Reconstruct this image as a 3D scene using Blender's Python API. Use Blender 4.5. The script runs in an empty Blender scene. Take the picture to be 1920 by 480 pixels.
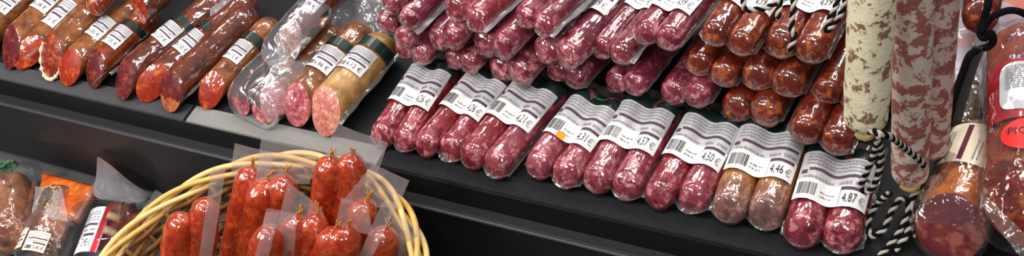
import bpy, math, random
from mathutils import Vector, Matrix, noise

C = bpy.context.scene.collection
PI = math.pi
rnd = random.Random(7)

# ------------------------------------------------------------------ camera model and the slope frame of the counter
F = 1900.0
SLOPE = math.radians(8)
ORG = Vector((0, 0, 0.92))
R0 = Vector((0.89327588, 0.38885331, -0.22550234))
R1 = Vector((0.17756847, -0.76611671, -0.61768489))
R2 = Vector((-0.41294992, 0.51172091, -0.75340167))
CAM = Vector((0.57649668, -0.7163539, 1.18842645))
W = Matrix.Translation(ORG) @ Matrix.Rotation(SLOPE, 4, 'X')        # slope frame (u along shelf, v back, w off the shelf) -> world
UPV = Vector((0, math.sin(SLOPE), math.cos(SLOPE)))                 # gravity up, in the slope frame


def at(px, py, w=None, v=None):
    a, b = (px - 960) / F, (py - 240) / F
    d = R0 * a + R1 * b + R2
    k = (w - CAM.z) / d.z if w is not None else (v - CAM.y) / d.y
    return CAM + d * k


cd = bpy.data.cameras.new('camera')
cam = bpy.data.objects.new('camera', cd)
C.objects.link(cam)
cd.sensor_width = 36
cd.lens = 36 * F / 1920
cd.clip_start = 0.05
mc = Matrix((R0, -R1, -R2)).transposed().to_4x4()
mc.translation = CAM
cam.matrix_world = W @ mc
bpy.context.scene.camera = cam

# ------------------------------------------------------------------ materials


class NT:
    def __init__(s, name):
        s.m = bpy.data.materials.new(name)
        s.m.use_nodes = True
        s.t = s.m.node_tree
        s.t.nodes.clear()
        s.out = s.n('ShaderNodeOutputMaterial')

    def n(s, typ, **kw):
        nd = s.t.nodes.new(typ)
        for k, v in kw.items():
            if k.startswith('i_'):
                key = k[2:]
                key = int(key) if key.isdigit() else key.replace('_', ' ')
                nd.inputs[key].default_value = v
            else:
                setattr(nd, k, v)
        return nd

    def l(s, a, b):
        s.t.links.new(a, b)

    def coord(s, scale=(1, 1, 1), world=False):
        if world:
            g = s.n('ShaderNodeNewGeometry')
            src = g.outputs['Position']
        else:
            tc = s.n('ShaderNodeTexCoord')
            oi = s.n('ShaderNodeObjectInfo')
            mu = s.n('ShaderNodeMath', operation='MULTIPLY')
            mu.inputs[1].default_value = 37.0
            s.l(oi.outputs['Random'], mu.inputs[0])
            ad = s.n('ShaderNodeVectorMath', operation='ADD')
            s.l(tc.outputs['Object'], ad.inputs[0])
            s.l(mu.outputs[0], ad.inputs[1])
            src = ad.outputs[0]
        mp = s.n('ShaderNodeMapping')
        mp.inputs['Scale'].default_value = scale
        s.l(src, mp.inputs[0])
        return mp.outputs[0]

    def noise(s, vec, scale, detail=3, rough=.55, dist=0):
        nd = s.n('ShaderNodeTexNoise')
        nd.inputs['Scale'].default_value = scale
        nd.inputs['Detail'].default_value = detail
        nd.inputs['Roughness'].default_value = rough
        nd.inputs['Distortion'].default_value = dist
        s.l(vec, nd.inputs['Vector'])
        return nd

    def ramp(s, fac, stops, interp='LINEAR'):
        r = s.n('ShaderNodeValToRGB')
        r.color_ramp.interpolation = interp
        e = r.color_ramp.elements
        while len(e) < len(stops):
            e.new(.5)
        for k, (p, c) in enumerate(stops):
            e[k].position = p
            if isinstance(c, (int, float)):
                c = (c, c, c)
            e[k].color = (*c, 1)
        s.l(fac, r.inputs[0])
        return r.outputs[0]

    def mix(s, fac, a, b, mode='MIX'):
        m = s.n('ShaderNodeMix', data_type='RGBA', blend_type=mode)
        for v, idx in ((fac, 0), (a, 6), (b, 7)):
            if hasattr(v, 'is_linked') or hasattr(v, 'links'):
                s.l(v, m.inputs[idx])
            else:
                m.inputs[idx].default_value = v if idx == 0 else (*v, 1)
        return m.outputs[2]

    def bump(s, h, strength, dist=.002, normal=None):
        b = s.n('ShaderNodeBump')
        b.inputs['Strength'].default_value = strength
        b.inputs['Distance'].default_value = dist
        s.l(h, b.inputs['Height'])
        if normal is not None:
            s.l(normal, b.inputs['Normal'])
        return b.outputs[0]

    def done(s, shader):
        s.l(shader, s.out.inputs[0])
        return s.m


def srgb(r, g, b):
    f = lambda c: ((c / 255 + .055) / 1.055) ** 2.4 if c / 255 > .04045 else c / 255 / 12.92
    return (f(r), f(g), f(b))


def simple(name, col, rough=.6, var=.15, scale=60, bump=.1, spec=.4, coat=0):
    t = NT(name)
    c = t.coord()
    nz = t.noise(c, scale, 4)
    col_s = t.mix(nz.outputs[0], tuple(x * (1 - var) for x in col), tuple(min(1, x * (1 + var)) for x in col))
    p = t.n('ShaderNodeBsdfPrincipled')
    t.l(col_s, p.inputs['Base Color'])
    p.inputs['Roughness'].default_value = rough
    p.inputs['Specular IOR Level'].default_value = spec
    p.inputs['Coat Weight'].default_value = coat
    p.inputs['Coat Roughness'].default_value = .12
    if bump:
        t.l(t.bump(nz.outputs[0], bump, .002), p.inputs['Normal'])
    return t.done(p.outputs[0])


def meat(name, dark, mid, fat, body_a, body_b, cell=105, fat_at=.62, body_marble=.3, wrinkle=.5, coat=1.0, coat_rough=.07, body_scale=45):
    """Sausage under tight film: marbled where 'endness' is 1, casing colour where it is 0, glossy wrinkled film as coat."""
    t = NT(name)
    c = t.coord()
    dn = t.noise(c, cell * .9, 4, .6)
    sub = t.n('ShaderNodeVectorMath', operation='SCALE')
    t.l(dn.outputs['Color'], sub.inputs[0])
    sub.inputs['Scale'].default_value = .024 * 105 / cell
    ad = t.n('ShaderNodeVectorMath', operation='ADD')
    t.l(c, ad.inputs[0])
    t.l(sub.outputs[0], ad.inputs[1])
    vo = t.n('ShaderNodeTexVoronoi', feature='F1')
    ve = t.n('ShaderNodeTexVoronoi', feature='DISTANCE_TO_EDGE')
    for q in (vo, ve):
        q.inputs['Scale'].default_value = cell
        t.l(ad.outputs[0], q.inputs['Vector'])
    sep = t.n('ShaderNodeSeparateColor')
    t.l(vo.outputs['Color'], sep.inputs[0])
    fine = t.noise(c, cell * 2.2, 3, .6)
    fm = t.n('ShaderNodeMath', operation='MULTIPLY_ADD')
    t.l(fine.outputs[0], fm.inputs[0])
    fm.inputs[1].default_value = .5
    t.l(sep.outputs[0], fm.inputs[2])
    cellc = t.ramp(fm.outputs[0], [(.30, dark), (.55, mid), (fat_at + .12, mid), (min(.98, fat_at + .42), fat)])
    marb = t.mix(t.ramp(ve.outputs['Distance'], [(.0, .1), (.30, 1)]), t.mix(.5, dark, mid), cellc)
    lf = t.noise(c, cell * .4, 2)
    marb = t.mix(t.ramp(lf.outputs[0], [(.42, 0), (.7, .5)]), marb, dark)
    bn = t.noise(c, body_scale, 4, .6)
    body = t.ramp(bn.outputs[0], [(.32, body_a), (.68, body_b)])
    at_ = t.n('ShaderNodeAttribute', attribute_name='endness')
    fx = t.n('ShaderNodeMapRange')
    fx.inputs['To Min'].default_value = body_marble
    t.l(at_.outputs['Fac'], fx.inputs[0])
    col = t.mix(fx.outputs[0], body, marb)
    wr = t.noise(t.coord((1, .5, 1)), 105, .6, .5, .5)
    wr2 = t.noise(c, 420, 2)
    hm = t.n('ShaderNodeMath', operation='MULTIPLY_ADD')
    t.l(wr2.outputs[0], hm.inputs[0])
    hm.inputs[1].default_value = .06
    t.l(wr.outputs[0], hm.inputs[2])
    p = t.n('ShaderNodeBsdfPrincipled')
    t.l(col, p.inputs['Base Color'])
    p.inputs['Roughness'].default_value = .42
    p.inputs['Specular IOR Level'].default_value = .35
    p.inputs['Coat Weight'].default_value = coat
    p.inputs['Coat Roughness'].default_value = coat_rough
    p.inputs['Coat IOR'].default_value = 1.85
    t.l(t.bump(hm.outputs[0], min(1, wrinkle * 1.3), .005), p.inputs['Coat Normal'])
    t.l(t.bump(hm.outputs[0], wrinkle * .4, .003), p.inputs['Normal'])
    return t.done(p.outputs[0])


def film(name, tint=(.95, .95, .97), milk=.06, refl=.75, rough=.1, wrinkle=.6, scale=60, milk_col=(.8, .8, .85)):
    t = NT(name)
    c = t.coord((1, .5, 1))
    nz = t.noise(c, scale, 1, .5, .8)
    nrm = t.bump(nz.outputs[0], wrinkle, .006)
    tr = t.n('ShaderNodeBsdfTransparent')
    tr.inputs[0].default_value = (*tint, 1)
    gl = t.n('ShaderNodeBsdfGlossy')
    gl.inputs[0].default_value = (1, 1, 1, 1)
    gl.inputs['Roughness'].default_value = rough
    t.l(nrm, gl.inputs['Normal'])
    df = t.n('ShaderNodeBsdfDiffuse')
    df.inputs[0].default_value = (*milk_col, 1)
    t.l(nrm, df.inputs['Normal'])
    tl = t.n('ShaderNodeBsdfTranslucent')
    tl.inputs[0].default_value = (*milk_col, 1)
    dm = t.n('ShaderNodeMixShader')
    dm.inputs[0].default_value = .4
    t.l(df.outputs[0], dm.inputs[1])
    t.l(tl.outputs[0], dm.inputs[2])
    m1 = t.n('ShaderNodeMixShader')
    m1.inputs[0].default_value = milk
    t.l(tr.outputs[0], m1.inputs[1])
    t.l(dm.outputs[0], m1.inputs[2])
    fr = t.n('ShaderNodeFresnel')
    fr.inputs['IOR'].default_value = 1.45
    t.l(nrm, fr.inputs['Normal'])
    mm = t.n('ShaderNodeMath', operation='MULTIPLY_ADD', use_clamp=True)
    t.l(fr.outputs[0], mm.inputs[0])
    mm.inputs[1].default_value = refl
    mm.inputs[2].default_value = .03
    m2 = t.n('ShaderNodeMixShader')
    t.l(mm.outputs[0], m2.inputs[0])
    t.l(m1.outputs[0], m2.inputs[1])
    t.l(gl.outputs[0], m2.inputs[2])
    return t.done(m2.outputs[0])


def bloom(name, base_a, base_b, spot, cover, spot2=None, scale=38):
    """White mould bloom on dry salami with bare patches."""
    t = NT(name)
    c = t.coord()
    n1 = t.noise(c, scale, 6, .62, .3)
    n2 = t.noise(c, scale * 4.5, 4, .6)
    base = t.mix(n2.outputs[0], base_a, base_b)
    am = t.n('ShaderNodeMath', operation='MULTIPLY_ADD')
    t.l(n2.outputs[0], am.inputs[0])
    am.inputs[1].default_value = .28
    t.l(n1.outputs[0], am.inputs[2])
    mask = t.ramp(am.outputs[0], [(cover, 0), (cover + .05, 1)])
    n3 = t.noise(c, scale * 2, 3)
    sc = t.mix(n3.outputs[0], spot, spot2 or spot)
    col = t.mix(mask, base, sc)
    p = t.n('ShaderNodeBsdfPrincipled')
    t.l(col, p.inputs['Base Color'])
    p.inputs['Roughness'].default_value = .85
    p.inputs['Specular IOR Level'].default_value = .2
    t.l(t.bump(am.outputs[0], .5, .003), p.inputs['Normal'])
    return t.done(p.outputs[0])


M = {}
M['salami_red'] = meat('salami_red', srgb(88, 18, 38), srgb(150, 50, 68), srgb(214, 140, 146), srgb(92, 8, 18), srgb(140, 20, 30), body_marble=.14, cell=100, wrinkle=0.26)
M['salami_pink'] = meat('salami_pink', srgb(92, 28, 46), srgb(156, 68, 84), srgb(214, 150, 154), srgb(96, 26, 44), srgb(150, 62, 78), body_marble=.35, cell=100, wrinkle=0.26)
M['salami_pile'] = meat('salami_pile', srgb(84, 16, 36), srgb(146, 54, 74), srgb(214, 146, 150), srgb(64, 10, 26), srgb(104, 24, 44), body_marble=.25, cell=85, wrinkle=0.2, fat_at=.56)
M['chorizo_pile'] = meat('chorizo_pile', srgb(76, 16, 10), srgb(122, 42, 24), srgb(190, 104, 58), srgb(74, 16, 12), srgb(122, 38, 26), body_marble=.4, cell=75, fat_at=.66, wrinkle=0.22)
M['salami_ochre'] = meat('salami_ochre', srgb(88, 66, 66), srgb(140, 96, 90), srgb(180, 140, 126), srgb(124, 72, 30), srgb(196, 138, 66), body_marble=.12, cell=80, wrinkle=0.3)
M['chorizo_brown'] = meat('chorizo_brown', srgb(96, 22, 14), srgb(140, 52, 26), srgb(200, 120, 60), srgb(84, 40, 20), srgb(150, 92, 46), body_marble=0, cell=110, wrinkle=0.24)
M['chorizo_rust'] = meat('chorizo_rust', srgb(96, 22, 14), srgb(140, 52, 26), srgb(200, 120, 60), srgb(92, 28, 12), srgb(150, 66, 28), body_marble=0, cell=110, wrinkle=0.26)
M['chorizo_dark'] = meat('chorizo_dark', srgb(70, 14, 12), srgb(110, 32, 20), srgb(170, 84, 50), srgb(64, 22, 14), srgb(112, 52, 28), body_marble=0, cell=110, wrinkle=0.26)
M['casing_tan'] = meat('casing_tan', srgb(150, 112, 66), srgb(170, 130, 80), srgb(196, 160, 106), srgb(138, 98, 52), srgb(186, 146, 90), body_marble=0, wrinkle=.2, coat=.6, coat_rough=.2)
M['cut_rust'] = meat('cut_rust', srgb(92, 18, 16), srgb(136, 44, 24), srgb(182, 90, 44), (0, 0, 0), (0, 0, 0), body_marble=1, cell=95, fat_at=.6, wrinkle=.2)
M['cut_purple'] = meat('cut_purple', srgb(70, 12, 22), srgb(108, 30, 34), srgb(150, 66, 50), (0, 0, 0), (0, 0, 0), body_marble=1, cell=90, fat_at=.62, wrinkle=.3)
M['cut_orange'] = meat('cut_orange', srgb(120, 24, 12), srgb(166, 54, 18), srgb(200, 98, 34), (0, 0, 0), (0, 0, 0), body_marble=1, cell=80, fat_at=.62, wrinkle=.2)
M['cut_fat'] = meat('cut_fat', srgb(150, 60, 34), srgb(200, 120, 76), srgb(232, 186, 146), (0, 0, 0), (0, 0, 0), body_marble=1, cell=70, fat_at=.5, wrinkle=.3)
M['cut_pink'] = meat('cut_pink', srgb(140, 54, 66), srgb(186, 96, 104), srgb(226, 164, 160), (0, 0, 0), (0, 0, 0), body_marble=1, cell=150, fat_at=.52, wrinkle=.2)
M['cut_pale'] = meat('cut_pale', srgb(176, 92, 86), srgb(204, 130, 116), srgb(228, 178, 152), (0, 0, 0), (0, 0, 0), body_marble=1, cell=160, fat_at=.5, wrinkle=.2)
M['cut_mauve'] = meat('cut_mauve', srgb(110, 60, 58), srgb(160, 108, 98), srgb(216, 184, 166), (0, 0, 0), (0, 0, 0), body_marble=1, cell=150, fat_at=.5, wrinkle=0.35)
M['cut_loin'] = meat('cut_loin', srgb(98, 30, 40), srgb(132, 52, 58), srgb(172, 100, 86), (0, 0, 0), (0, 0, 0), body_marble=1, cell=38, fat_at=.75, wrinkle=.2)
M['loin_rind'] = meat('loin_rind', srgb(150, 66, 18), srgb(190, 98, 34), srgb(216, 140, 64), srgb(150, 62, 18), srgb(222, 134, 48), body_marble=0, wrinkle=.3)
M['cut_marbled'] = meat('cut_marbled', srgb(94, 14, 12), srgb(146, 44, 20), srgb(218, 130, 62), (0, 0, 0), (0, 0, 0), body_marble=1, cell=48, fat_at=.62, wrinkle=.3)
M['chorizo_big'] = meat('chorizo_big', srgb(94, 14, 12), srgb(146, 44, 20), srgb(218, 130, 62), srgb(124, 34, 16), srgb(182, 84, 44), body_marble=0, wrinkle=0.25)
M['chorizo_fresh'] = meat('chorizo_fresh', srgb(116, 20, 8), srgb(176, 52, 20), srgb(216, 116, 56), srgb(126, 28, 10), srgb(196, 72, 30), body_marble=.4, cell=95, wrinkle=0.28, body_scale=90)
M['ham_brown'] = meat('ham_brown', srgb(120, 66, 50), srgb(150, 90, 66), srgb(200, 150, 120), srgb(124, 70, 46), srgb(200, 140, 98), body_marble=0, wrinkle=0.35)
M['lard_orange'] = meat('lard_orange', srgb(170, 70, 14), srgb(206, 102, 28), srgb(232, 150, 70), srgb(166, 58, 12), srgb(222, 112, 36), body_marble=.2, cell=60, wrinkle=.3)
M['lard_pink'] = meat('lard_pink', srgb(190, 120, 100), srgb(206, 140, 118), srgb(222, 168, 150), srgb(186, 112, 92), srgb(216, 152, 130), body_marble=0, wrinkle=.3)
M['herb_crust'] = bloom('herb_crust', srgb(60, 42, 26), srgb(92, 70, 44), srgb(36, 26, 18), .6, srgb(130, 104, 66), 70)
M['mould_white'] = bloom('mould_white', srgb(214, 204, 168), srgb(244, 238, 214), srgb(112, 84, 64), .675, srgb(160, 128, 100), 62)
M['mould_red'] = bloom('mould_red', srgb(196, 178, 168), srgb(220, 206, 198), srgb(140, 76, 72), .62, srgb(172, 118, 110), 60)
M['mould_dark'] = bloom('mould_dark', srgb(186, 158, 150), srgb(212, 194, 186), srgb(140, 78, 74), .62, srgb(160, 104, 98), 60)
M['film'] = film('film', milk=.05, refl=.6)
M['film_seam'] = film('film_seam', milk=.16, refl=.9, rough=.15, milk_col=(.75, .7, .66))
M['film_crumpled'] = film('film_crumpled', milk=.26, refl=.75, rough=.14, wrinkle=.7, scale=45)
M['film_vacuum'] = film('film_vacuum', milk=.30, refl=.5, rough=.25, wrinkle=.35, scale=40, milk_col=(.85, .83, .86))
M['film_grey'] = film('film_grey', milk=.38, refl=.8, rough=.2, wrinkle=.6, scale=30, milk_col=(.72, .7, .76))
M['paper'] = simple('paper', (.80, .80, .80), .55, .05, 80, .05, coat=.25)
M['paper_grey'] = simple('paper_grey', (.47, .47, .48), .55, .12, 120, .1, coat=.25)
M['paper_cream'] = simple('paper_cream', srgb(232, 222, 196), .5, .05, 80, .05, coat=.3)
M['ink'] = simple('ink', (.035, .03, .045), .6, .1, 80, 0)
M['ink_grey'] = simple('ink_grey', (.26, .26, .28), .6, .1, 80, 0)
M['ink_plum'] = simple('ink_plum', (.09, .05, .09), .6, .1, 80, 0)
M['ink_maroon'] = simple('ink_maroon', srgb(96, 24, 52), .5, .1, 80, 0)
M['ink_green'] = simple('ink_green', srgb(70, 120, 80), .5, .1, 80, 0)
M['card_green'] = simple('card_green', srgb(18, 38, 36), .4, .3, 60, .1, coat=.4)
M['card_crimson'] = simple('card_crimson', srgb(186, 14, 38), .4, .1, 60, .05, coat=.5)
M['sticker_red'] = simple('sticker_red', srgb(240, 52, 48), .5, .05, 60, .02, coat=.2)
M['pink_sticker'] = simple('pink_sticker', srgb(206, 130, 120), .5, .1, 60, .02)
M['cream_sticker'] = simple('cream_sticker', srgb(214, 206, 140), .5, .1, 60, .02)
M['counter'] = simple('counter_black', srgb(22, 22, 25), .55, .25, 90, .08, spec=.35)
M['counter_face'] = simple('counter_face', srgb(36, 36, 38), .5, .12, 25, .03, spec=.4)
M['edge_highlight'] = simple('edge_highlight', srgb(74, 74, 78), .45, .3, 120, .1, spec=.5)  # paler than the riser: the ledge's highlight is put into the colour
M['mat_grey'] = simple('mat_grey', srgb(70, 70, 72), .9, .22, 160, .35, spec=.1)
M['mat_light'] = simple('mat_light', srgb(128, 127, 125), .95, .2, 260, .6, spec=.1)
M['mat_dark'] = simple('mat_dark', srgb(36, 36, 39), .85, .35, 120, .35, spec=.15)
M['liner_grey'] = simple('liner_grey', srgb(96, 98, 98), .7, .12, 30, .1, spec=.2)
M['post'] = simple('post_mauve', srgb(150, 146, 154), .4, .05, 20, 0)
M['tan_panel'] = simple('tan_panel', srgb(196, 168, 146), .7, .08, 20, 0)
M['wicker'] = simple('wicker', srgb(206, 168, 96), .5, .25, 40, .15, spec=.4, coat=.25)
M['wicker_pale'] = simple('wicker_pale', srgb(222, 190, 124), .5, .2, 40, .15, spec=.4, coat=.25)
M['wicker_dark'] = simple('wicker_dark', srgb(128, 88, 44), .6, .3, 60, .2)
M['twine_white'] = simple('twine_white', srgb(180, 175, 166), .9, .2, 400, .5, spec=.1)
M['twine_black'] = simple('twine_black', srgb(20, 19, 20), .9, .2, 400, .5, spec=.1)
M['tie'] = simple('tie_straw', srgb(196, 132, 48), .7, .2, 200, .2)
M['casing_knot'] = simple('casing_knot', srgb(208, 180, 122), .5, .15, 90, .2, coat=.5)
M['rind'] = simple('rind', srgb(214, 186, 160), .8, .2, 200, .5)
M['mark_orange'] = simple('mark_orange', srgb(226, 150, 40), .5, .1, 80, .02)
M['film_clear'] = film('film_clear', milk=.02, refl=.3, wrinkle=.4)
M['wall'] = simple('wall_paint', srgb(120, 116, 116), .8, .05, 3, 0)
M['floor'] = simple('floor_tile', srgb(120, 114, 108), .5, .08, 4, 0)

# ------------------------------------------------------------------ object helpers


def thing(name, label, cat, mat=None, group=None):
    o = bpy.data.objects.new(name, None)
    C.objects.link(o)
    o.empty_display_size = .02
    o['label'] = label
    o['category'] = cat
    if group:
        o['group'] = group
    o.matrix_world = W @ (mat or Matrix())
    return o


def obj(name, verts, faces, mats, parent=None, smooth=True, fm=None, attr=None):
    me = bpy.data.meshes.new(name)
    me.from_pydata([tuple(v) for v in verts], [], faces)
    if not isinstance(mats, (list, tuple)):
        mats = [mats]
    for m in mats:
        me.materials.append(m)
    if fm:
        me.polygons.foreach_set('material_index', fm)
    if smooth:
        me.polygons.foreach_set('use_smooth', [True] * len(me.polygons))
    if attr is not None:
        a = me.attributes.new('endness', 'FLOAT', 'POINT')
        a.data.foreach_set('value', attr)
    me.update()
    o = bpy.data.objects.new(name, me)
    C.objects.link(o)
    if parent is not None:
        o.parent = parent
    else:
        o.matrix_world = W
    return o


def tag(o, label, cat, group=None):
    o['label'] = label
    o['category'] = cat
    if group:
        o['group'] = group
    return o


def frame(o, y, zhint, roll=0):
    y = y.normalized()
    z = (zhint - y * zhint.dot(y)).normalized()
    x = y.cross(z)
    m = Matrix((x, y, z)).transposed().to_4x4()
    m.translation = o
    return m @ Matrix.Rotation(roll, 4, 'Y')


def nz(p, s, seed):
    return noise.noise(Vector((p[0] * s + seed * 3.1, p[1] * s - seed * 1.7, p[2] * s + seed)))


class Mb:
    """A small mesh collector: everything added is one mesh."""
    def __init__(s):
        s.v, s.f, s.m, s.a = [], [], [], []

    def add(s, v, f, mi=0, a=None):
        b = len(s.v)
        s.v += [Vector(p) for p in v]
        s.f += [tuple(b + i for i in q) for q in f]
        s.m += [mi] * len(f)
        s.a += a if a else [0.0] * len(v)

    def box(s, lo, hi, mi=0):
        x0, y0, z0 = lo
        x1, y1, z1 = hi
        s.add([(x0, y0, z0), (x1, y0, z0), (x1, y1, z0), (x0, y1, z0), (x0, y0, z1), (x1, y0, z1), (x1, y1, z1), (x0, y1, z1)],
              [(3, 2, 1, 0), (4, 5, 6, 7), (0, 1, 5, 4), (1, 2, 6, 5), (2, 3, 7, 6), (3, 0, 4, 7)], mi)

    def tube(s, pts, rad, n=8, mi=0, closed=False, caps=True):
        pts = [Vector(p) for p in pts]
        k = len(pts)
        rads = rad if isinstance(rad, (list, tuple)) else [rad] * k
        ref = None
        vs, fs = [], []
        for i, p in enumerate(pts):
            if closed:
                d = pts[(i + 1) % k] - pts[i - 1]
            else:
                d = pts[min(i + 1, k - 1)] - pts[max(i - 1, 0)]
            d = d.normalized() if d.length > 1e-9 else Vector((0, 0, 1))
            if ref is None:
                ref = d.orthogonal().normalized()
            ref = (ref - d * ref.dot(d)).normalized()
            b = d.cross(ref)
            for j in range(n):
                t = 2 * PI * j / n
                vs.append(p + (ref * math.cos(t) + b * math.sin(t)) * rads[i])
        lim = k if closed else k - 1
        for i in range(lim):
            for j in range(n):
                fs.append((i * n + j, i * n + (j + 1) % n, ((i + 1) % k) * n + (j + 1) % n, ((i + 1) % k) * n + j))
        if caps and not closed:
            fs.append(tuple(range(n - 1, -1, -1)))
            fs.append(tuple((k - 1) * n + j for j in range(n)))
        s.add(vs, fs, mi)

    def build(s, name, mats, parent=None, smooth=True, attr=False):
        return obj(name, s.v, s.f, mats, parent, smooth, s.m, s.a if attr else None)


def spline(pts, per=8):
    pts = [Vector(p) for p in pts]
    out = []
    for i in range(len(pts) - 1):
        p0, p1, p2, p3 = pts[max(i - 1, 0)], pts[i], pts[i + 1], pts[min(i + 2, len(pts) - 1)]
        for k in range(per):
            t = k / per
            out.append(.5 * ((2 * p1) + (p2 - p0) * t + (2 * p0 - 5 * p1 + 4 * p2 - p3) * t * t + (3 * p1 - p0 - 3 * p2 + p3) * t ** 3))
    out.append(pts[-1])
    return out


_txt = {}


def text_mesh(s):
    """Flat triangulated lettering, height about 1, origin at its left foot."""
    if s in _txt:
        return _txt[s]
    cu = bpy.data.curves.new('lettering', 'FONT')
    cu.body = s
    cu.resolution_u = 2
    o = bpy.data.objects.new('lettering', cu)
    C.objects.link(o)
    dg = bpy.context.evaluated_depsgraph_get()
    dg.update()
    me = bpy.data.meshes.new_from_object(o.evaluated_get(dg))
    r = ([v.co.copy() for v in me.vertices], [tuple(p.vertices) for p in me.polygons])
    bpy.data.objects.remove(o)
    bpy.data.curves.remove(cu)
    bpy.data.meshes.remove(me)
    _txt[s] = r
    return r


# ------------------------------------------------------------------ sausages


def sausage(name, mat, parent, L, r, cx=0, cz=None, seed=0, k=.35, kx=0, front='round', rear='round', cut_mat=None, lump=.06,
            flat=1.0, cap=.75, rough=0, bend=0, n=32, end_len=.05, rear_len=None, z_of=None):
    """One sausage along +Y. front 'cut' gives an oblique flat face of its own (child mesh cut_face); 'round' a domed end."""
    if cz is None:
        cz = r
    ys = []
    capl = r * cap
    if front == 'round':
        for i in range(9):
            ys.append(capl * (1 - math.cos(PI / 2 * i / 8)))
    else:
        ys += [0, .003]
    rl = rear_len or r * 1.1
    m = max(6, int(L / .012))
    y_a, y_b = ys[-1], L - rl
    ys += [y_a + (y_b - y_a) * i / m for i in range(1, m + 1)]
    ys += [y_b + rl * math.sin(PI / 2 * i / 8) for i in range(1, 9)]
    vs, att, fs = [], [], []
    for y in ys:
        if front == 'round' and y < capl:
            q = 1 - y / capl
            rr = r * max(0.0, 1 - q ** 2.6) ** (1 / 2.3)
        elif y > y_b:
            q = (y - y_b) / rl
            rr = r * max(0.0, 1 - q ** 2.2) ** (1 / 2)
            if rear == 'nip':
                rr = max(rr, r * .12)
        else:
            rr = r
        if front == 'cut' and y == 0:
            rr = r * .985
        fade = max(0.0, 1 - y / (2.5 * r + .05))
        for j in range(n):
            t = 2 * PI * j / n
            x, z = rr * math.cos(t), rr * math.sin(t) * flat
            lm = 1 + lump * nz((x, y, z), 28, seed) + lump * .4 * nz((x, y, z), 85, seed + 5) + rough * nz((x, y * .6, z), 190, seed + 9)
            x *= lm
            z *= lm
            yy = y + (k * z + kx * x) * (fade if front == 'cut' else fade ** 1.5)
            b = bend * math.sin(PI * min(1, max(0, y / L)))
            vs.append(Vector((cx + x + b, yy, cz + z)))
            e = 1 - min(1, max(0, (y - capl * .55) / end_len)) if front == 'round' else 0
            att.append(e)
    K = len(ys)
    for i in range(K - 1):
        for j in range(n):
            fs.append((i * n + j, i * n + (j + 1) % n, (i + 1) * n + (j + 1) % n, (i + 1) * n + j))
    fs.append(tuple(n * (K - 1) + j for j in range(n)))
    if front == 'round':
        fs.append(tuple(range(n - 1, -1, -1)))
    o = obj(name, vs, fs, mat, parent, attr=att)
    if front == 'cut':
        ring = vs[:n]
        c = sum(ring, Vector()) / n
        nrm = (ring[0] - c).cross(ring[n // 4] - c).normalized()
        if nrm.y > 0:
            nrm = -nrm
        cv, cf = [], []
        for q in (1.0, .93, .78, .55, .3):
            for p in ring:
                h = (1 - q * q) * r * .16 + (.0015 * nz(p * 1.0 + nrm * q, 130, seed) if q < .95 else 0)
                cv.append(c + (p - c) * q + nrm * h)
        cv.append(c + nrm * r * .16)
        for i in range(4):
            for j in range(n):
                cf.append((i * n + j, (i + 1) * n + j, (i + 1) * n + (j + 1) % n, i * n + (j + 1) % n))
        for j in range(n):
            cf.append((4 * n + j, 5 * n, 4 * n + (j + 1) % n))
        cm = cut_mat if isinstance(cut_mat, (list, tuple)) else [cut_mat]
        fm = None
        if len(cm) > 1:                                          # a ragged rind or fat patch on the lower part of the face
            fm = []
            for f in cf:
                p = sum((cv[i] for i in f), Vector()) / len(f)
                fm.append(1 if (p.z - c.z) / r + .35 * nz(p, 60, seed) < -.25 else 0)
        obj('cut_face', cv, cf, cm, parent, fm=fm, attr=[1.0] * len(cv))
    return o


def drape(surf, x0, x1, y0, y1, nx, ny, lift):
    vs, fs = [], []
    for j in range(ny + 1):
        for i in range(nx + 1):
            x = x0 + (x1 - x0) * i / nx
            y = y0 + (y1 - y0) * j / ny
            vs.append(surf(x, y) + Vector((0, 0, lift)))
    for j in range(ny):
        for i in range(nx):
            a = j * (nx + 1) + i
            fs.append((a, a + 1, a + nx + 2, a + nx + 1))
    return vs, fs


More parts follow.
